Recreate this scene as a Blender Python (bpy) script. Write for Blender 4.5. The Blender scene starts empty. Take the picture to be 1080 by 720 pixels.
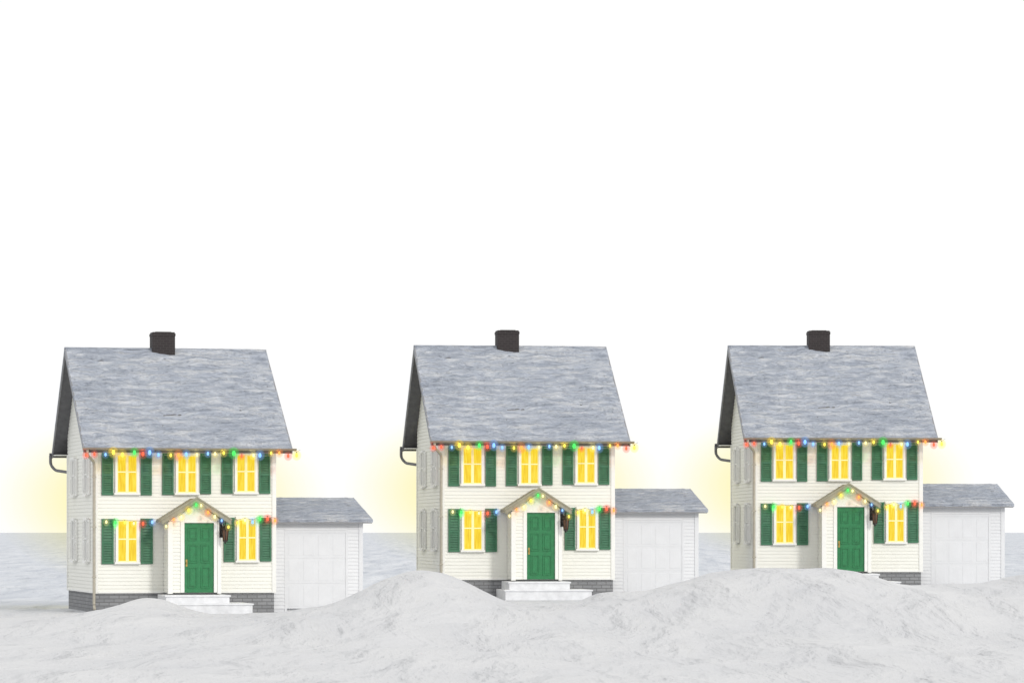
import bpy, bmesh, math, random
from mathutils import Vector, noise
random.seed(4)
sc = bpy.context.scene
F = 4000.0; EYE = 2.74

# ------------------------------------------------------------ materials
def new_mat(name):
    m = bpy.data.materials.new(name); m.use_nodes = True
    nt = m.node_tree; b = nt.nodes["Principled BSDF"]
    return m, nt, b
def N(nt, t, **kw):
    n = nt.nodes.new(t)
    for k, v in kw.items(): setattr(n, k, v)
    return n
def ramp(nt, stops):
    r = N(nt, "ShaderNodeValToRGB"); e = r.color_ramp.elements
    while len(e) < len(stops): e.new(0.5)
    for i, (p, c) in enumerate(stops):
        e[i].position = p; e[i].color = (*c, 1)
    return r
def coords(nt, scale=(1, 1, 1)):
    tc = N(nt, "ShaderNodeTexCoord"); mp = N(nt, "ShaderNodeMapping")
    mp.inputs["Scale"].default_value = scale
    nt.links.new(tc.outputs["Object"], mp.inputs[0]); return mp.outputs[0]
def noise_n(nt, vec, scale, detail=5, rough=.55, dist=0):
    n = N(nt, "ShaderNodeTexNoise")
    n.inputs["Scale"].default_value = scale; n.inputs["Detail"].default_value = detail
    n.inputs["Roughness"].default_value = rough; n.inputs["Distortion"].default_value = dist
    nt.links.new(vec, n.inputs["Vector"]); return n.outputs["Fac"]
def bump(nt, b, h, strength, dist, prev=None):
    bp = N(nt, "ShaderNodeBump"); bp.inputs["Strength"].default_value = strength
    bp.inputs["Distance"].default_value = dist
    nt.links.new(h, bp.inputs["Height"])
    if prev: nt.links.new(prev, bp.inputs["Normal"])
    nt.links.new(bp.outputs[0], b.inputs["Normal"]); return bp.outputs[0]
def painted(name, col, rough=.5, var=.12, scale=(1, 1, 1), ns=6, bs=.15):
    m, nt, b = new_mat(name)
    f = noise_n(nt, coords(nt, scale), ns, 4, .6)
    r = ramp(nt, [(.3, tuple(c*(1-var) for c in col)), (.7, tuple(min(1, c*(1+var*.5)) for c in col))])
    nt.links.new(f, r.inputs[0]); nt.links.new(r.outputs[0], b.inputs["Base Color"])
    b.inputs["Roughness"].default_value = rough
    f2 = noise_n(nt, coords(nt, scale), ns*6, 2)
    bump(nt, b, f2, bs, .01)
    return m
def bricks(name, c1, c2, mortar, w, h):
    m, nt, b = new_mat(name)
    tc = N(nt, "ShaderNodeTexCoord"); sp = N(nt, "ShaderNodeSeparateXYZ"); cb = N(nt, "ShaderNodeCombineXYZ")
    ad = N(nt, "ShaderNodeMath", operation='ADD')
    nt.links.new(tc.outputs["Object"], sp.inputs[0])
    nt.links.new(sp.outputs[0], ad.inputs[0]); nt.links.new(sp.outputs[1], ad.inputs[1])
    nt.links.new(ad.outputs[0], cb.inputs[0]); nt.links.new(sp.outputs[2], cb.inputs[1])
    br = N(nt, "ShaderNodeTexBrick")
    br.inputs["Color1"].default_value = (*c1, 1); br.inputs["Color2"].default_value = (*c2, 1)
    br.inputs["Mortar"].default_value = (*mortar, 1); br.inputs["Scale"].default_value = 1
    br.inputs["Brick Width"].default_value = w; br.inputs["Row Height"].default_value = h
    br.inputs["Mortar Size"].default_value = .012
    nt.links.new(cb.outputs[0], br.inputs["Vector"])
    nt.links.new(br.outputs["Color"], b.inputs["Base Color"])
    b.inputs["Roughness"].default_value = .85
    inv = N(nt, "ShaderNodeMath", operation='SUBTRACT'); inv.inputs[0].default_value = 1
    nt.links.new(br.outputs["Fac"], inv.inputs[1]); bump(nt, b, inv.outputs[0], .6, .015)
    return m

M_wall = painted("white_clapboard_paint", (.79, .79, .735), .5, .035, (1, 1, 4), 3, .08)
M_side = M_wall
M_trim = painted("white_trim_paint", (.82, .82, .79), .45, .04)
M_gar = painted("garage_white_paint", (.70, .71, .73), .5, .04, (1, 1, 1), 2, .05)
M_green = painted("green_shutter_paint", (.036, .155, .078), .45, .25)
M_door = painted("green_door_paint", (.016, .19, .065), .38, .2)
M_soffit = painted("dark_soffit", (.13, .13, .135), .8, .2)
M_rake = painted("rake_board", (.26, .26, .27), .7, .15)
M_gutter = painted("gutter_metal", (.27, .24, .19), .45, .2)
M_pipe = painted("downpipe_metal", (.42, .39, .32), .45, .15)
M_dpipe = painted("dark_pipe", (.16, .16, .17), .5, .15)
M_porch = painted("porch_roof_beige", (.33, .31, .23), .7, .2)
M_black = painted("black_iron", (.018, .014, .012), .4, .3)
M_wire = painted("string_wire", (.12, .17, .12), .6, .2)
M_step = painted("stone_step", (.74, .75, .77), .8, .12, (1, 1, 1), 4, .4)
M_found = bricks("grey_brick", (.21, .215, .225), (.27, .275, .285), (.14, .14, .145), .34, .12)
M_chim = bricks("chimney_brick", (.034, .027, .028), (.026, .021, .022), (.048, .042, .042), .22, .085)
M_glass, nt, b = new_mat("dim_window_glass")
b.inputs["Base Color"].default_value = (.50, .51, .51, 1); b.inputs["Roughness"].default_value = .15
M_brass, nt, b = new_mat("brass"); b.inputs["Base Color"].default_value = (.5, .35, .12, 1)
b.inputs["Metallic"].default_value = 1; b.inputs["Roughness"].default_value = .3
M_amber, nt, b = new_mat("lantern_glass"); b.inputs["Base Color"].default_value = (.12, .06, .03, 1)
b.inputs["Roughness"].default_value = .2

M_lit, nt, b = new_mat("lit_window")
f = noise_n(nt, coords(nt, (14, 1, 1.2)), 1.4, 3)
r = ramp(nt, [(.3, (.78, .48, .006)), (.5, (.90, .64, .012)), (.72, (.98, .80, .09))])
nt.links.new(f, r.inputs[0]); nt.links.new(r.outputs[0], b.inputs["Emission Color"])
b.inputs["Base Color"].default_value = (.05, .03, .0, 1)
b.inputs["Emission Strength"].default_value = .98; b.inputs["Roughness"].default_value = .6
M_mun, nt, b = new_mat("painted_glow_muntin"); b.inputs["Base Color"].default_value = (.75, .70, .42, 1)  # bars emit a little themselves, painting the window glow onto them
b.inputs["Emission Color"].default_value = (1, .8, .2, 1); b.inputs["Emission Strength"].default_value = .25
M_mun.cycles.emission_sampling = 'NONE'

def bulb_mat(name, col, s):
    m, nt, b = new_mat(name); b.inputs["Base Color"].default_value = (*[c*.5 for c in col], 1)
    b.inputs["Emission Color"].default_value = (*col, 1); b.inputs["Emission Strength"].default_value = s
    m.cycles.emission_sampling = 'NONE'
    return m
BC = {"red": (1, .14, .06), "yellow": (1, .80, .12), "green": (.08, .85, .15), "blue": (.28, .55, 1), "orange": (1, .40, .08), "warm": (1, .9, .45)}
BM = {k: bulb_mat(k+"_bulb", c, 1.15) for k, c in BC.items()}
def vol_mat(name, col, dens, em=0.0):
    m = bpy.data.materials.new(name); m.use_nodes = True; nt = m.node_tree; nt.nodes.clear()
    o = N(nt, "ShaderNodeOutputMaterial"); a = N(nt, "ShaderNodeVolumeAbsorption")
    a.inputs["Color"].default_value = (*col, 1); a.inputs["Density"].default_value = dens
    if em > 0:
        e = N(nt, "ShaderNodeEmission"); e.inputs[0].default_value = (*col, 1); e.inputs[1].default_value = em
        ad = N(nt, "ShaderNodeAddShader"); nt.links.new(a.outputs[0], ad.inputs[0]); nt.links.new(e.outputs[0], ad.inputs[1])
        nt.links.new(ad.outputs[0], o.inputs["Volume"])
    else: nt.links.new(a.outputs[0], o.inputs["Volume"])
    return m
GLOW = {k: vol_mat(k+"_bulb_painted_glow", tuple(min(1, .16+.84*q) for q in c), 3.2, .9) for k, c in BC.items()}  # tinted, emitting volumes that paint a soft glow round each bulb
M_halo_tint = vol_mat("painted_warm_glow", (1.0, .955, .62), .085)  # yellow absorption tint, paints a warm glow on the sky behind

def snow_roof_mat():
    m, nt, b = new_mat("roof_snow")
    v = coords(nt, (1.0, 3.8, 3.8))
    f = noise_n(nt, v, 1.15, 8, .62, .3)
    f4 = noise_n(nt, coords(nt, (1, 4.5, 4.5)), 5.0, 4, .62, .2)
    f2 = noise_n(nt, coords(nt, (1, 1.3, 1.3)), .40, 2)
    mx = N(nt, "ShaderNodeMath", operation='MULTIPLY_ADD'); mx.inputs[1].default_value = .28
    nt.links.new(f2, mx.inputs[0]); nt.links.new(f, mx.inputs[2])
    m2 = N(nt, "ShaderNodeMath", operation='MULTIPLY_ADD'); m2.inputs[1].default_value = .30
    nt.links.new(f4, m2.inputs[0]); nt.links.new(mx.outputs[0], m2.inputs[2])
    r = ramp(nt, [(.62, (.37, .41, .49)), (.79, (.50, .54, .615)), (.94, (.68, .70, .735))])
    nt.links.new(m2.outputs[0], r.inputs[0]); nt.links.new(r.outputs[0], b.inputs["Base Color"])
    b.inputs["Roughness"].default_value = .85
    p = bump(nt, b, f, 1.0, .42)
    bump(nt, b, f4, .6, .06, p)
    return m
M_rsnow = snow_roof_mat()

def snow_ground_mat():
    m, nt, b = new_mat("snow")
    v = coords(nt, (1, .22, 1))
    f = noise_n(nt, v, .55, 7, .52, .3)
    ff = noise_n(nt, coords(nt, (1, .07, 1)), .55, 8, .66, .3)
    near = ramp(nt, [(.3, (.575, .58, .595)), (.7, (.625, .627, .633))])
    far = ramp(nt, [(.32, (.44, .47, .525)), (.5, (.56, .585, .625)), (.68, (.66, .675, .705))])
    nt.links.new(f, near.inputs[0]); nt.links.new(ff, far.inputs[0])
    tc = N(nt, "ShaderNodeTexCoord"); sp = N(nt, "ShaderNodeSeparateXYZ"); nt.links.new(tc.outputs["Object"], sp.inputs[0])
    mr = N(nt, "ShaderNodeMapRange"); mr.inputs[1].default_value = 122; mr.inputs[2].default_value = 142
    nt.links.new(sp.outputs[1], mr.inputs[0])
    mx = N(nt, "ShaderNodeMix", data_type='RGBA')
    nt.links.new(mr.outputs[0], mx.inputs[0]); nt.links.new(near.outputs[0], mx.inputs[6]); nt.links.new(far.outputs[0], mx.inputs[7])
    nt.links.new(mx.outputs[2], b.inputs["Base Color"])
    b.inputs["Roughness"].default_value = .8
    p = bump(nt, b, f, 1.0, .9)
    f3 = noise_n(nt, coords(nt, (1, .4, 1)), 4, 5, .6)
    bump(nt, b, f3, .35, .045, p)
    return m
M_snow = snow_ground_mat()

# ------------------------------------------------------------ mesh builder
class MB:
    def __init__(s): s.v = []; s.f = []; s.m = []; s.mats = []; s.sm = []
    def mi(s, mat):
        if mat not in s.mats: s.mats.append(mat)
        return s.mats.index(mat)
    def add(s, vs, fs, mat, smooth=False):
        o = len(s.v); s.v += [tuple(p) for p in vs]; k = s.mi(mat)
        for f in fs: s.f.append([i+o for i in f]); s.m.append(k); s.sm.append(smooth)
    def box(s, x0, x1, y0, y1, z0, z1, mat):
        vs = [(x, y, z) for x in (x0, x1) for y in (y0, y1) for z in (z0, z1)]
        s.add(vs, [(0, 1, 3, 2), (4, 6, 7, 5), (0, 4, 5, 1), (2, 3, 7, 6), (0, 2, 6, 4), (1, 5, 7, 3)], mat)
    def prism_x(s, poly, x0, x1, mat):
        n = len(poly); vs = [(x0, *p) for p in poly]+[(x1, *p) for p in poly]
        fs = [tuple(range(n))[::-1], tuple(range(n, 2*n))]+[(i, (i+1) % n, n+(i+1) % n, n+i) for i in range(n)]
        s.add(vs, fs, mat)
    def prism_y(s, poly, y0, y1, mat):
        n = len(poly); vs = [(p[0], y0, p[1]) for p in poly]+[(p[0], y1, p[1]) for p in poly]
        fs = [tuple(range(n)), tuple(range(n, 2*n))[::-1]]+[(i, n+i, n+(i+1) % n, (i+1) % n) for i in range(n)]
        s.add(vs, fs, mat)
    def lathe(s, c, prof, mat, n=10, smooth=True):
        vs = []; fs = []
        for r, z in prof:
            for i in range(n):
                a = 2*math.pi*i/n; vs.append((c[0]+r*math.cos(a), c[1]+r*math.sin(a), c[2]+z))
        for j in range(len(prof)-1):
            for i in range(n):
                fs.append((j*n+i, j*n+(i+1) % n, (j+1)*n+(i+1) % n, (j+1)*n+i))
        s.add(vs, fs, mat, smooth)
    def ball(s, c, rx, ry, rz, mat, n=16, m_=10):
        vs = [(c[0], c[1], c[2]-rz)]
        for j in range(1, m_):
            a = math.pi*j/m_
            for i in range(n):
                q = 2*math.pi*i/n; vs.append((c[0]+rx*math.sin(a)*math.cos(q), c[1]+ry*math.sin(a)*math.sin(q), c[2]-rz*math.cos(a)))
        vs.append((c[0], c[1], c[2]+rz)); L = len(vs)-1; fs = []
        for i in range(n): fs.append((0, 1+(i+1) % n, 1+i)); fs.append((L, L-n+i, L-n+(i+1) % n))
        for j in range(m_-2):
            for i in range(n):
                a = 1+j*n; fs.append((a+i, a+(i+1) % n, a+n+(i+1) % n, a+n+i))
        s.add(vs, fs, mat, True)
    def tube(s, pts, r, mat, n=8):
        pts = [Vector(p) for p in pts]; vs = []; fs = []
        for k, p in enumerate(pts):
            t = (pts[min(k+1, len(pts)-1)]-pts[max(k-1, 0)]).normalized()
            up = Vector((0, 0, 1)) if abs(t.z) < .9 else Vector((0, 1, 0))
            a = t.cross(up).normalized(); bb = t.cross(a)
            for i in range(n):
                q = 2*math.pi*i/n; vs.append(p+a*r*math.cos(q)+bb*r*math.sin(q))
        for k in range(len(pts)-1):
            for i in range(n): fs.append((k*n+i, k*n+(i+1) % n, (k+1)*n+(i+1) % n, (k+1)*n+i))
        fs += [tuple(range(n)), tuple(range((len(pts)-1)*n, len(pts)*n))]
        s.add(vs, fs, mat, True)
    def mesh(s, name):
        me = bpy.data.meshes.new(name); me.from_pydata([tuple(p) for p in s.v], [], s.f)
        for m in s.mats: me.materials.append(m)
        for p, k, q in zip(me.polygons, s.m, s.sm): p.material_index = k; p.use_smooth = q
        bm = bmesh.new(); bm.from_mesh(me); bmesh.ops.recalc_face_normals(bm, faces=bm.faces); bm.to_mesh(me); bm.free()
        me.update(); return me

PARTS = []
def part(name, mb, bevel=0): PARTS.append((name, mb.mesh(name), bevel))

# ------------------------------------------------------------ house geometry (local metres)
W = 6.2; DEP = 7.7; OV = .75; RK = .48; ZE = 5.63; ZR = 9.27; YR = 4.65; YF = -OV; YB = DEP+.85
SL = (ZR-ZE)/(YR-YF); SB = (ZR-ZE)/(YB-YR)
def roof_z(y): return ZR-(SL*(YR-y) if y < YR else SB*(y-YR))

c = MB()
c.prism_x([(0.03, .6), (DEP-.03, .6), (DEP-.03, roof_z(DEP)-.3), (YR, ZR-.38), (.03, roof_z(0)-.3)], .03, W-.03, M_wall)
EXP = .125
def clap_front(mb, x0, x1, y, z0, z1, d, mat, flip=1):
    z = z0
    while z < z1-.01:
        zt = min(z+EXP, z1)
        mb.add([(x0, y-.026*flip, z), (x1, y-.026*flip, z), (x1, y-.004*flip, zt), (x0, y-.004*flip, zt), (x0, y+.02*flip, z), (x1, y+.02*flip, z)],
               [(0, 1, 2, 3), (4, 5, 1, 0)], mat)
        z = zt
def clap_side(mb, x, ya, yb, z0, z1, flip, mat, ext=None):
    z = z0
    while z < z1-.01:
        zt = min(z+EXP, z1)
        a0, b0 = ext(z) if ext else (ya, yb); a1, b1 = ext(zt) if ext else (ya, yb)
        mb.add([(x-.026*flip, a0, z), (x-.026*flip, b0, z), (x-.004*flip, b1, zt), (x-.004*flip, a1, zt), (x+.02*flip, a0, z), (x+.02*flip, b0, z)],
               [(0, 1, 2, 3), (4, 5, 1, 0)], mat)
        z = zt
clap_front(c, 0, W, 0, .7, 5.9, 1, M_wall)
clap_front(c, 0, W, DEP, .7, 5.9, 1, M_wall, -1)
def ext(z):
    zz = z+.24
    a = max(0, YR-(ZR-zz)/SL); b_ = min(DEP, YR+(ZR-zz)/SB)
    return (min(a, YR-.01), max(b_, YR+.01))
clap_side(c, 0, 0, DEP, .7, ZR-.3, 1, M_side, ext)
clap_side(c, W, 0, DEP, .7, ZR-.3, -1, M_side, ext)
part("clapboard_walls", c)

fd = MB()
fd.box(.02, W-.02, .02, DEP-.02, -.6, .685, M_found)
part("brick_foundation", fd)

t = MB()
for x0, x1, y0, y1 in [(-.045, .10, -.045, .10), (W-.10, W+.045, -.045, .10), (-.045, .10, DEP-.10, DEP+.045), (W-.10, W+.045, DEP-.10, DEP+.045)]:
    t.box(x0, x1, y0, y1, .66, 5.49, M_trim)
t.box(.105, W-.105, -.04, .0, .665, .74, M_trim)
t.box(.105, W-.105, -.05, .0, 5.36, 5.49, M_trim)
t.box(-.04, 0, .105, DEP-.105, .665, .74, M_trim)
part("corner_boards", t, .008)

r = MB()
th = .17
r.prism_x([(YF, ZE-.09), (YR, ZR-.09), (YR, ZR-.09-th), (YF, ZE-.09-th+.06)], -RK+.02, W+RK-.02, M_soffit)
r.prism_x([(YB, ZE-.09), (YR+.003, ZR-.09), (YR+.003, ZR-.09-th), (YB, ZE-.09-th+.06)], -RK+.02, W+RK-.02, M_soffit)
for xa in (-RK, W+RK-.03):
    r.prism_x([(YF-.02, ZE-.04), (YR, ZR-.04), (YR, ZR-.32), (YF-.02, ZE-.22)], xa-.004, xa+.034, M_rake)
    r.prism_x([(YB+.02, ZE-.04), (YR+.003, ZR-.04), (YR+.003, ZR-.32), (YB+.02, ZE-.22)], xa-.004, xa+.034, M_rake)
r.box(-RK+.04, W+RK-.04, YF+.02, -.05, 5.50, 5.53, M_trim)
r.box(-RK+.04, W+RK-.04, DEP+.05, YB-.02, 5.50, 5.53, M_trim)
part("roof_deck", r)

def snow_slope(mb, x0, x1, ye, ze, yr, zr, nx=190, ny=120, amp=.085, seed=0, mat=None):
    vs = []; fs = []
    L = Vector((0, yr-ye, zr-ze)); nrm = Vector((0, -(zr-ze), (yr-ye))); nrm = nrm if nrm.z > 0 else -nrm; nrm.normalize()
    for j in range(ny+1):
        for i in range(nx+1):
            u = i/nx; v = j/ny
            x = x0+(x1-x0)*u; p = Vector((x, ye+(yr-ye)*v, ze+(zr-ze)*v))
            n = noise.fractal(Vector((x*.85+seed, v*L.length*2.8+.5*math.sin(x*.8), seed)), .85, 2.1, 6)
            e = min(1, min(u, 1-u)*25, min(v, 1-v)*18)
            p += nrm*(amp*n*(.15+.85*e) - .03*(1-e)**2)
            if j == 0: p.z += .02*noise.noise(Vector((x*2, seed, 3)))
            vs.append(p)
    k = nx+1
    for j in range(ny):
        for i in range(nx): fs.append((j*k+i, j*k+i+1, (j+1)*k+i+1, (j+1)*k+i))
    edge = [i for i in range(k)]+[j*k+nx for j in range(1, ny+1)]+[ny*k+i for i in range(nx-1, -1, -1)]+[j*k for j in range(ny-1, 0, -1)]
    o = len(vs)
    for e_ in edge: vs.append(vs[e_]-nrm*.09)
    for a in range(len(edge)):
        b_ = (a+1) % len(edge); fs.append((edge[a], edge[b_], o+b_, o+a))
    mb.add(vs, fs, mat or M_rsnow, True)
rs = MB()
snow_slope(rs, -RK-.01, W+RK+.01, YF-.03, ZE-.02, YR+.01, ZR+.0, seed=3)
snow_slope(rs, -RK-.01, W+RK+.01, YB+.03, ZE-.02, YR-.01, ZR+.0, nx=80, ny=50, seed=9)
part("roof_snow", rs)

g = MB()
def gutter(mb, x0, x1, y, z, mat, r_=.085):
    n = 8; vs = []; fs = []
    for x in (x0, x1):
        for i in range(n+1):
            a = math.pi+math.pi*i/n; vs.append((x, y+r_*math.cos(a), z+r_*math.sin(a)))
        for i in range(n, -1, -1):
            a = math.pi+math.pi*i/n; vs.append((x, y+(r_-.012)*math.cos(a), z+(r_-.012)*math.sin(a)))
    k = 2*(n+1)
    for i in range(k): fs.append((i, (i+1) % k, k+(i+1) % k, k+i))
    fs += [tuple(range(n+1)), tuple(range(k, k+n+1))]
    mb.add(vs, fs, mat, False)
gutter(g, -RK-.04, W+RK+.12, YF-.11, ZE-.03, M_gutter)
gutter(g, -RK-.08, W+RK+.04, YB+.11, ZE-.03, M_dpipe)
part("gutter", g)
dp = MB()
def bez(pts, n=6):
    out = [Vector(pts[0])]
    for i in range(1, len(pts)-1):
        a, b_, c_ = Vector(pts[i-1]), Vector(pts[i]), Vector(pts[i+1])
        d = min((a-b_).length, (c_-b_).length)*.45; d = min(d, .16)
        p = b_+(a-b_).normalized()*d; q = b_+(c_-b_).normalized()*d
        for k in range(n+1):
            s_ = k/n; out.append(p*(1-s_)**2+b_*2*s_*(1-s_)+q*s_*s_)
    out.append(Vector(pts[-1])); return out
dp.tube(bez([(-.36, YF-.11, ZE-.11), (-.36, YF-.11, 5.35), (-.04, -.115, 5.12), (-.04, -.115, .25), (-.04, -.28, .12)]), .05, M_pipe)
for z in (1.2, 2.9, 4.6): dp.box(-.11, .03, -.175, -.05, z, z+.04, M_pipe)
part("front_downpipe", dp, 0)
dp = MB()
dp.tube(bez([(-RK-.04, YB+.11, ZE-.11), (-RK-.04, YB+.11, 5.18), (-.36, YB+.02, 4.98), (-.0, DEP+.12, 4.9), (.25, DEP+.12, 4.8), (.25, DEP+.12, .3)]), .055, M_dpipe)
part("rear_downpipe", dp)

ch = MB()
cx0, cx1 = 2.58, 3.38
ch.box(cx0, cx1, YR-.36, YR+.36, ZR-.9, 9.74, M_chim)
ch.box(cx0-.015, cx1+.015, YR-.375, YR+.375, 9.66, 9.755, M_chim)
ch.box(cx0+.01, cx1-.01, YR-.35, YR+.35, 9.755, 9.80, M_chim)
ch.box(cx0+.12, cx1-.12, YR-.24, YR+.24, 9.80, 9.82, M_black)
part("chimney", ch, .005)

def px(u): return (u-100)/30.65
def pz(v): return (645.6-v)/31.0
def window(mb, x0, x1, z0, z1, T=lambda x, y, z: (x, y, z), lit=True):
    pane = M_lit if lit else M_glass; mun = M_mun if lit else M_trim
    def B(xa, xb, ya, yb, za, zb, m):
        a = T(xa, ya, za); b_ = T(xb, yb, zb)
        mb.box(min(a[0], b_[0]), max(a[0], b_[0]), min(a[1], b_[1]), max(a[1], b_[1]), za, zb, m)
    fw = .075
    B(x0, x0+fw, -.10, -.01, z0, z1, M_trim); B(x1-fw, x1, -.10, -.01, z0, z1, M_trim)
    B(x0-.03, x1+.03, -.12, -.01, z1, z1+.09, M_trim)
    B(x0-.04, x1+.04, -.15, -.01, z0-.07, z0, M_trim)
    B(x0+fw, x1-fw, -.045, -.012, z0, z1, pane)
    zm = z0+(z1-z0)*.55; xm = (x0+x1)/2
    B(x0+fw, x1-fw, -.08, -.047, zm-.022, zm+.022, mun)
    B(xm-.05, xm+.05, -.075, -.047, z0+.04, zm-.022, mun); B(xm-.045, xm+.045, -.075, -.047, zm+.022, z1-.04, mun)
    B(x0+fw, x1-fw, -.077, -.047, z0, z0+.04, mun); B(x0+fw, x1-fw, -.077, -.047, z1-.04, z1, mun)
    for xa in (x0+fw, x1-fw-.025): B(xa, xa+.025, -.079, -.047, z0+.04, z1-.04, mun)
def shutter(mb, x0, x1, z0, z1, mat, T=None):
    T = T or (lambda x, y, z: (x, y, z))
    def B(xa, xb, ya, yb, za, zb):
        a = T(xa, ya, za); b_ = T(xb, yb, zb)
        mb.box(min(a[0], b_[0]), max(a[0], b_[0]), min(a[1], b_[1]), max(a[1], b_[1]), za, zb, mat)
    s = .055
    B(x0, x0+s, -.085, -.02, z0, z1); B(x1-s, x1, -.085, -.02, z0, z1)
    zm = z0+(z1-z0)*.48
    for a, b_ in ((z0, z0+.09), (zm-.04, zm+.04), (z1-.07, z1)): B(x0+s, x1-s, -.08, -.02, a, b_)
    B(x0+s, x1-s, -.042, -.02, z0+.09, z1-.07)
    for a, b_ in ((z0+.09, zm-.04), (zm+.04, z1-.07)):
        n = 7; h = (b_-a)/n
        for i in range(n):
            zz = a+i*h
            P = [T(x0+s, -.075, zz+.01), T(x1-s, -.075, zz+.01), T(x1-s, -.045, zz+h*.95), T(x0+s, -.045, zz+h*.95),
                 T(x0+s, -.045, zz+.01), T(x1-s, -.045, zz+.01)]
            mb.add(P, [(0, 1, 2, 3), (4, 5, 1, 0)], mat)
wins = [(121, 146, 479, 519), (184.5, 208.5, 479, 519), (247, 271, 478, 518), (121.5, 146, 548, 592), (249, 272, 546.5, 590.5)]
shs = [(107, 119, 477, 521.5), (148, 159.5, 477, 521.5), (170.5, 182.5, 477, 521), (210.5, 222, 477, 520), (233, 245, 477, 519.5), (273, 285, 477, 519.5),
       (107, 119.5, 546.5, 594), (148, 160.5, 546, 594), (235.5, 247, 545, 592), (274, 286, 545, 591.5)]
w_ = MB()
for a, b_, v0, v1 in wins: window(w_, px(a), px(b_), pz(v1), pz(v0))
part("lit_windows", w_, .004)
s_ = MB()
for a, b_, v0, v1 in shs: shutter(s_, px(a), px(b_), pz(v1), pz(v0), M_green)
part("green_shutters", s_)
TS = lambda x, y, z: (y, x, z)
TR = lambda x, y, z: (W-y, x, z)
sw = MB()
for z0, z1 in ((1.75, 3.15), (4.05, 5.3)):
    for yc in (1.9, 5.5):
        for T in (TS, TR):
            window(sw, yc-.42, yc+.42, z0, z1, T, False)
            shutter(sw, yc-.88, yc-.47, z0-.02, z1+.02, M_trim, T); shutter(sw, yc+.47, yc+.88, z0-.02, z1+.02, M_trim, T)
part("side_windows", sw)

P = 1.2; vx0, vx1 = 2.36, 4.12; ax = 3.27
ve = MB()
dx0, dx1, dz0, dz1 = 2.89, 3.90, .70, 3.06
ve.box(vx0+.02, vx1-.02, -P+.22, -.03, -.4, .68, M_found)
ve.box(vx0+.03, vx1-.03, -P+.2, -.03, .68, 3.05, M_trim)
clap_side(ve, vx0, -P+.1, -.03, .7, 3.12, 1, M_wall); clap_side(ve, vx1, -P+.1, -.03, .7, 3.12, -1, M_wall)
clap_front(ve, vx0, dx0-.12, -P+.03, .7, 3.12, 1, M_wall); clap_front(ve, dx1+.10, vx1, -P+.03, .7, 3.12, 1, M_wall)
ve.box(vx0+.01, dx0-.12, -P+.05, -P+.21, .69, 3.12, M_trim); ve.box(dx1+.1, vx1-.01, -P+.05, -P+.21, .69, 3.12, M_trim)
for a, b_ in ((vx0-.03, vx0+.13), (vx1-.10, vx1+.03)): ve.box(a, b_, -P-.03, -P+.12, .66, 3.1, M_trim)
ve.box(dx0-.13, dx0, -P-.02, -P+.19, .7, 3.16, M_trim); ve.box(dx1, dx1+.11, -P-.02, -P+.19, .7, 3.16, M_trim)
ve.box(dx0, dx1, -P-.02, -P+.19, dz1, 3.16, M_trim)
ve.prism_y([(vx0-.02, 3.12), (vx1+.02, 3.12), (vx1-.05, 3.2), (ax, 3.80), (vx0+.05, 3.2)], -P-.01, -.03, M_trim)
part("entrance_vestibule", ve, .006)
pr = MB()
ex0, ex1, ez, az = 2.10, 4.42, 3.17, 3.90; fy = -P-.32
for (xa, xb) in ((ex0, ax), (ex1, ax)):
    sg = -1 if xa < ax else 1
    pr.prism_y([(xa, ez), (xb, az), (xb, az-.10), (xa, ez-.10)], fy, -.02, M_porch)
    pr.prism_y([(xa+.02*sg, ez-.005), (xb, az+.02), (xb, az-.19), (xa+.02*sg, ez-.17)], fy-.035, fy-.003, M_porch)
    pr.prism_y([(xa+.045*sg, ez+.02), (xb, az+.05), (xb, az-.012), (xa+.045*sg, ez-.035)], fy-.06, fy-.037, M_porch)
part("porch_gable_roof", pr, .005)
d = MB()
yd = -P+.06
d.box(dx0, dx1, yd, yd+.08, dz0, dz1, M_door)
for (a, b_, e, f_) in [(.13, .44, .14, .86), (.13, .44, 1.0, 1.62), (.13, .44, 1.76, 2.22)]:
    for o in (0, .44):
        x0, x1, z0, z1 = dx0+a+o, dx0+b_+o, dz0+e, dz0+f_
        for q in ((x0, x1, z0, z0+.03), (x0, x1, z1-.03, z1), (x0, x0+.03, z0+.03, z1-.03), (x1-.03, x1, z0+.03, z1-.03)):
            d.box(q[0], q[1], yd-.022, yd-.001, q[2], q[3], M_door)
        d.box(x0+.07, x1-.07, yd-.018, yd-.001, z0+.07, z1-.07, M_door)
d.lathe((dx0+.08, yd-.05, dz0+1.0), [(0, -.035), (.03, -.02), (.035, 0), (.03, .02), (0, .035)], M_brass, 8)
d.box(dx0+.065, dx0+.095, yd-.05, yd-.001, dz0+.985, dz0+1.015, M_brass)
d.box(dx0+.05, dx0+.11, yd-.012, yd-.001, dz0+.88, dz0+1.12, M_brass)
part("green_front_door", d, .004)
st = MB()
st.box(2.14, 4.30, -P-.85, -.02, -.5, .63, M_step)
st.box(2.10, 4.34, -P-.89, -P+.0, .565, .625, M_step)
st.box(1.95, 5.02, -P-1.25, -.025, -.5, .35, M_step)
st.box(1.91, 5.06, -P-1.29, -P-.9, .29, .345, M_step)
part("front_steps", st, .015)
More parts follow.
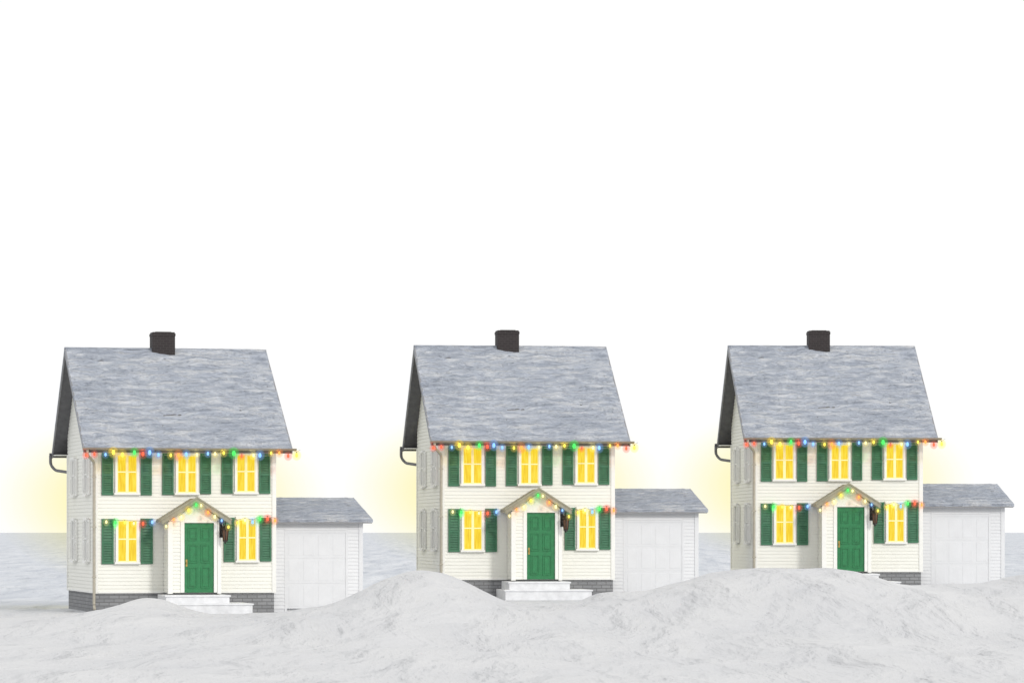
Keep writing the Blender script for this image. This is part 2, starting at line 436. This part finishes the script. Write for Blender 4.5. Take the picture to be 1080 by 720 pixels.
# lantern: wall plate, scroll arm, square tapered body with visible cap and cage
la = MB()
lx, ly, lz = 4.24, -P-.30, 2.56
la.box(lx-.16, lx-.06, -P-.06, -P-.03, lz+.0, lz+.62, M_black)
la.tube(bez([(lx-.11, -P-.05, lz+.40), (lx-.09, -P-.15, lz+.66), (lx, ly, lz+.70), (lx, ly, lz+.46)]), .020, M_black)
la.tube(bez([(lx-.11, -P-.05, lz+.12), (lx-.09, -P-.16, lz+.20), (lx-.03, ly+.10, lz+.60)]), .015, M_black)
la.lathe((lx, ly, lz), [(0, .48), (.02, .46), (.025, .41), (.06, .38), (.155, .29), (.16, .27), (.10, .265)], M_black, 4, False)
la.lathe((lx, ly, lz), [(.10, .265), (.065, -.10)], M_amber, 4, False)
for i in range(4):
    a = math.pi*2*i/4
    la.tube([(lx+.112*math.cos(a), ly+.112*math.sin(a), lz+.27), (lx+.075*math.cos(a), ly+.075*math.sin(a), lz-.10)], .014, M_black, 5)
la.lathe((lx, ly, lz), [(.085, -.09), (.09, -.12), (.04, -.15), (.02, -.20), (.0, -.22)], M_black, 4, False)
part("porch_lantern", la)

LIGHTS = []
sl = MB(); halos = MB()
def bulb(x, y, z, col, s=1.0, light=0, halo=True):
    prof = [(0, -.10), (.025, -.09), (.042, -.065), (.046, -.03), (.038, .01), (.022, .04), (0, .045)]
    sl.lathe((x, y, z), [(r_*s, q*s) for r_, q in prof], BM[col], 8)
    sl.lathe((x, y, z), [(.022*s, .035*s), (.022*s, .075*s), (0, .08*s)], M_wire, 6)
    if halo: halos.ball((x, y, z-.03), .155*s, .155*s, .175*s, GLOW[col], 14, 9)
    if light: LIGHTS.append(((x, y-.02, z-.05), BC[col], light))
seq = ["red", "yellow", "blue", "warm", "yellow", "green", "red", "warm", "blue", "yellow", "orange"]
ns = 24; x0, x1 = -RK+.08, W+RK+.1; wp = []
for i in range(ns):
    x = x0+(x1-x0)*i/(ns-1)+random.uniform(-.07, .07); dz = random.uniform(-.08, .05)
    zz = 5.43+dz; wp.append((x, YF-.30, zz+.08)); wp.append((x+.13, YF-.30, 5.56))
    bulb(x, YF-.30, zz, seq[i % len(seq)] if random.random() < .8 else random.choice(seq), random.uniform(.75, 1.3), .9 if i % 3 == 0 else 0)
sl.tube(wp, .005, M_wire, 5)
def run(pa, pb, n, y, s=.7, seq2=("warm",), lt=.3, off=0):
    wp = []
    for i in range(n):
        t_ = i/(n-1); x = pa[0]+(pb[0]-pa[0])*t_; z = pa[1]+(pb[1]-pa[1])*t_+random.uniform(-.05, .05)
        wp.append((x, y, z+.06)); bulb(x, y, z, seq2[(i+off) % len(seq2)], random.uniform(.8, 1.15)*s, lt if i % 3 == 1 else 0)
    sl.tube(wp, .005, M_wire, 5)
run((ex0+.1, ez-.20), (ax-.05, az-.22), 5, fy-.16, .82, ("warm", "orange", "warm", "yellow", "green"))
run((ax+.12, az-.24), (ex1-.1, ez-.20), 5, fy-.16, .82, ("warm", "orange", "warm", "blue", "yellow"))
run((px(111), pz(549)), (px(159), pz(550)), 6, -.26, .92, ("warm", "green", "yellow", "warm", "red", "blue"))
run((px(249), pz(549)), (px(289), pz(546)), 6, -.26, .92, ("yellow", "warm", "blue", "green", "red", "orange"))
part("string_lights", sl)
part("string_light_painted_glow", halos)  # halo spheres added to paint the bulb glow
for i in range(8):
    shell = MB(); s = 1.0-.06*i
    shell.ball((3.75, DEP+2.8, 4.0), 6.3*s, 2.0*s, 3.4*s, M_halo_tint, 72, 40)  # nested ellipsoids added behind the house, painted glow fading outward
    part("warm_glow_shell", shell)

GX0, GX1 = W+.03, W+3.22; GY0 = .9; GD = 6.2; GE = 3.22; GR = 4.0; GOV = .35
ga = MB()
gs = (GR-GE)/(GD/2+GOV)
gt = GE+gs*GOV-.12
gdx0, gdx1, gdz = 6.78, 8.85, 2.72
ga.box(GX0+.03, GX1-.03, GY0+.12, GY0+GD-.03, -.5, gt-.05, M_gar)
clap_front(ga, GX0, gdx0-.08, GY0, .1, gt, 1, M_gar); clap_front(ga, gdx1+.08, GX1, GY0, .1, gt, 1, M_gar); clap_front(ga, gdx0-.08, gdx1+.08, GY0, gdz+.09, gt, 1, M_gar)
ga.box(GX0+.01, gdx0-.08, GY0+.005, GY0+.13, -.5, gt-.03, M_gar); ga.box(gdx1+.08, GX1-.01, GY0+.005, GY0+.13, -.5, gt-.03, M_gar)
ga.box(gdx0-.08, gdx1+.08, GY0+.005, GY0+.13, gdz+.09, gt-.03, M_gar)
def gext(z):
    if z <= gt: return (GY0, GY0+GD)
    k = min((z-gt)/gs, GD/2-.02); return (GY0+k, GY0+GD-k)
clap_side(ga, GX1, 0, 0, .1, GR-.15, -1, M_gar, gext)
ga.box(GX1-.10, GX1+.04, GY0-.04, GY0+.1, -.3, gt-.02, M_gar)
ga.box(gdx0-.08, gdx0-.001, GY0-.026, GY0+.05, -.3, gdz+.088, M_gar); ga.box(gdx1+.001, gdx1+.08, GY0-.026, GY0+.05, -.3, gdz+.088, M_gar)
ga.box(gdx0, gdx1, GY0-.024, GY0+.05, gdz, gdz+.086, M_gar)
part("garage_walls", ga)
gd = MB()
rows = 3; cols = 4; hh = (gdz-.1)/rows; ww = (gdx1-gdx0)/cols
for j in range(rows):
    z0 = .1+j*hh
    gd.box(gdx0, gdx1, GY0-.010, GY0+.06, z0+.001, z0+hh-.001, M_gar)
    for i in range(cols):
        xx = gdx0+i*ww
        gd.box(xx+.07, xx+ww-.07, GY0-.017, GY0-.0105, z0+.09, z0+hh-.09, M_gar)
part("garage_door", gd, .003)
gr = MB()
gy0, gyr, gy1 = GY0-GOV, GY0+GD/2, GY0+GD+GOV
gr.prism_x([(gy0, GE-.07), (gyr, GR-.07), (gyr, GR-.19), (gy0, GE-.17)], GX0-.0, GX1+.30, M_rake)
gr.prism_x([(gy1, GE-.07), (gyr+.003, GR-.07), (gyr+.003, GR-.19), (gy1, GE-.17)], GX0-.0, GX1+.30, M_rake)
snow_slope(gr, GX0, GX1+.33, gy0-.03, GE-.01, gyr+.01, GR, nx=90, ny=70, seed=21, amp=.06)
snow_slope(gr, GX0, GX1+.33, gy1+.03, GE-.01, gyr-.01, GR, nx=60, ny=30, seed=27, amp=.06)
part("garage_roof", gr)

def place(u, v, D, vp, idx):
    e = bpy.data.objects.new("white_clapboard_house", None); sc.collection.objects.link(e)
    e.location = ((u-540)/F*D, D, EYE-(v-561)/F*D)
    e.rotation_euler = (0, 0, math.atan(-vp/F))
    for name, me, bev in PARTS:
        o = bpy.data.objects.new(name, me); sc.collection.objects.link(o); o.parent = e
        if bev:
            bm_ = o.modifiers.new("bevel", 'BEVEL'); bm_.width = bev; bm_.segments = 2; bm_.limit_method = 'ANGLE'
    for p, col, pw in LIGHTS:
        ld = bpy.data.lights.new("bulb_glow", 'POINT'); ld.color = col; ld.energy = pw*2.6; ld.shadow_soft_size = .06
        lo = bpy.data.objects.new("bulb_glow", ld); lo.location = (p[0], p[1]+.20, p[2]-.05); sc.collection.objects.link(lo); lo.parent = e
    return e
HS = [(100, 646, 129.0, -955), (466, 631, 135.1, -552), (796, 622, 139.9, -210)]
for i, (u, v, D, vp) in enumerate(HS): place(u, v, D, vp, i)

# ------------------------------------------------------------ terrain
YC = 120.0
prof = [(-400, 646), (-100, 650), (0, 651), (60, 650), (100, 648), (118, 641), (150, 628), (172, 630), (190, 641), (230, 649), (290, 646), (340, 639), (370, 629), (400, 612), (440, 599), (470, 604), (500, 618),
        (525, 631), (545, 637), (580, 640), (608, 636), (625, 626), (650, 625), (680, 623), (720, 612), (760, 601), (800, 597), (850, 600), (880, 598), (905, 602), (930, 612), (960, 617), (1000, 616), (1040, 614), (1080, 604), (1200, 600), (1500, 620)]
PX = [((u-540)/F*YC, EYE-(v-561)/F*YC) for u, v in prof]
def crest(x):
    if x <= PX[0][0]: return PX[0][1]
    if x >= PX[-1][0]: return PX[-1][1]
    for i in range(len(PX)-1):
        if PX[i][0] <= x <= PX[i+1][0]:
            p1 = PX[i][1]; p2 = PX[i+1][1]
            t_ = (x-PX[i][0])/(PX[i+1][0]-PX[i][0]); t_ = t_*t_*(3-2*t_)*.6+t_*.4
            return p1+(p2-p1)*t_
def ss(a, b_, x):
    t_ = max(0, min(1, (x-a)/(b_-a))); return t_*t_*(3-2*t_)
def crest_s(x, w):
    return sum(crest(x+o*w)*k for o, k in ((-1, .2), (-.5, .2), (0, .2), (.5, .2), (1, .2)))
def base(x): return .36*ss(-4.6, -2.9, x)+.24*ss(7.3, 9.0, x)
def height(x, y):
    far = 1-ss(150, 200, y)
    b_ = base(x)*ss(95, 124, y)*far
    w = ss(88, YC, y) if y < YC else 1-ss(YC, 126.2, y)
    wid = .35 + max(0, (YC-y))*.09
    h = b_+(crest_s(x, wid)-b_)*w
    calm = 1-.9*ss(123, 127, y)*(1-ss(150, 170, y))
    n1 = noise.fractal(Vector((x*.36+.02*y, y*.09, 0)), 1.1, 2.0, 5)
    n2 = noise.fractal(Vector((x*.9+.05*y, y*.26, 7)), 1.0, 2.1, 5)
    n3 = noise.fractal(Vector((x*.08, y*.03, 4)), 1, 2, 3)
    n4 = noise.fractal(Vector((x*.13, y*.022, 14)), .8, 2.1, 6)
    fadeF = 1-ss(900, 3000, y)
    cc = 1-.55*ss(112, 119, y)*(1-ss(122, 124, y))
    return h + (.15*n1*calm*cc + .035*n2*calm*cc)*(1-ss(250, 700, y)) + .34*n3*(1-ss(95, 118, y)) + .24*n4*ss(148, 175, y)*fadeF
def axis(lo, hi, fine_lo, fine_hi, step, growth=1.25):
    a = [fine_lo]
    while a[-1] < fine_hi: a.append(a[-1]+step)
    s = step
    while a[-1] < hi: s *= growth; a.append(a[-1]+s)
    s = step; l = [fine_lo]
    while l[-1] > lo: s *= growth; l.append(l[-1]-s)
    return l[::-1][:-1]+a
xs = axis(-8000, 8000, -26, 26, .14); ys = axis(-200, 26000, 62, 190, .30, 1.03)
vs = [(x, y, height(x, y)) for y in ys for x in xs]
k = len(xs)
fs = [(j*k+i, j*k+i+1, (j+1)*k+i+1, (j+1)*k+i) for j in range(len(ys)-1) for i in range(k-1)]
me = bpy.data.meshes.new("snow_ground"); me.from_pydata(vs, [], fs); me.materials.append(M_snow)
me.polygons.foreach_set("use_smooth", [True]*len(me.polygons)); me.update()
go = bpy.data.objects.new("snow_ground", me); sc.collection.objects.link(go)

# ------------------------------------------------------------ light
SE = math.radians(24); SAZ = math.radians(34)
wld = bpy.data.worlds.new("World"); sc.world = wld; wld.use_nodes = True
nt = wld.node_tree; bg = nt.nodes["Background"]
sky = nt.nodes.new("ShaderNodeTexSky"); sky.sky_type = 'NISHITA'; sky.sun_disc = False
sky.sun_elevation = SE; sky.sun_rotation = math.pi-SAZ; sky.air_density = 1; sky.dust_density = 3
mul = nt.nodes.new("ShaderNodeMix"); mul.data_type = 'RGBA'; mul.blend_type = 'ADD'
mul.inputs[0].default_value = .06
mul.inputs[6].default_value = (9.75, 9.75, 9.75, 1)
nt.links.new(sky.outputs[0], mul.inputs[7]); nt.links.new(mul.outputs[2], bg.inputs[0])
bg.inputs[1].default_value = .103
sd = bpy.data.lights.new("sun", 'SUN'); sd.energy = 1.35; sd.angle = math.radians(8); sd.color = (1, .97, .92)
so = bpy.data.objects.new("sun", sd); sc.collection.objects.link(so)
dirv = Vector((-math.sin(SAZ)*math.cos(SE), math.cos(SAZ)*math.cos(SE), -math.sin(SE)))
so.rotation_euler = dirv.to_track_quat('-Z', 'Y').to_euler()

cd = bpy.data.cameras.new("camera"); cam = bpy.data.objects.new("camera", cd); sc.collection.objects.link(cam)
cam.location = (0, 0, EYE); cam.rotation_euler = (math.radians(90), 0, 0)
cd.sensor_width = 36; cd.lens = F/1080*36; cd.shift_y = 201/1080; cd.clip_start = 1; cd.clip_end = 40000
sc.camera = cam
sc.view_settings.view_transform = 'Standard'; sc.view_settings.look = 'None'; sc.view_settings.exposure = 0
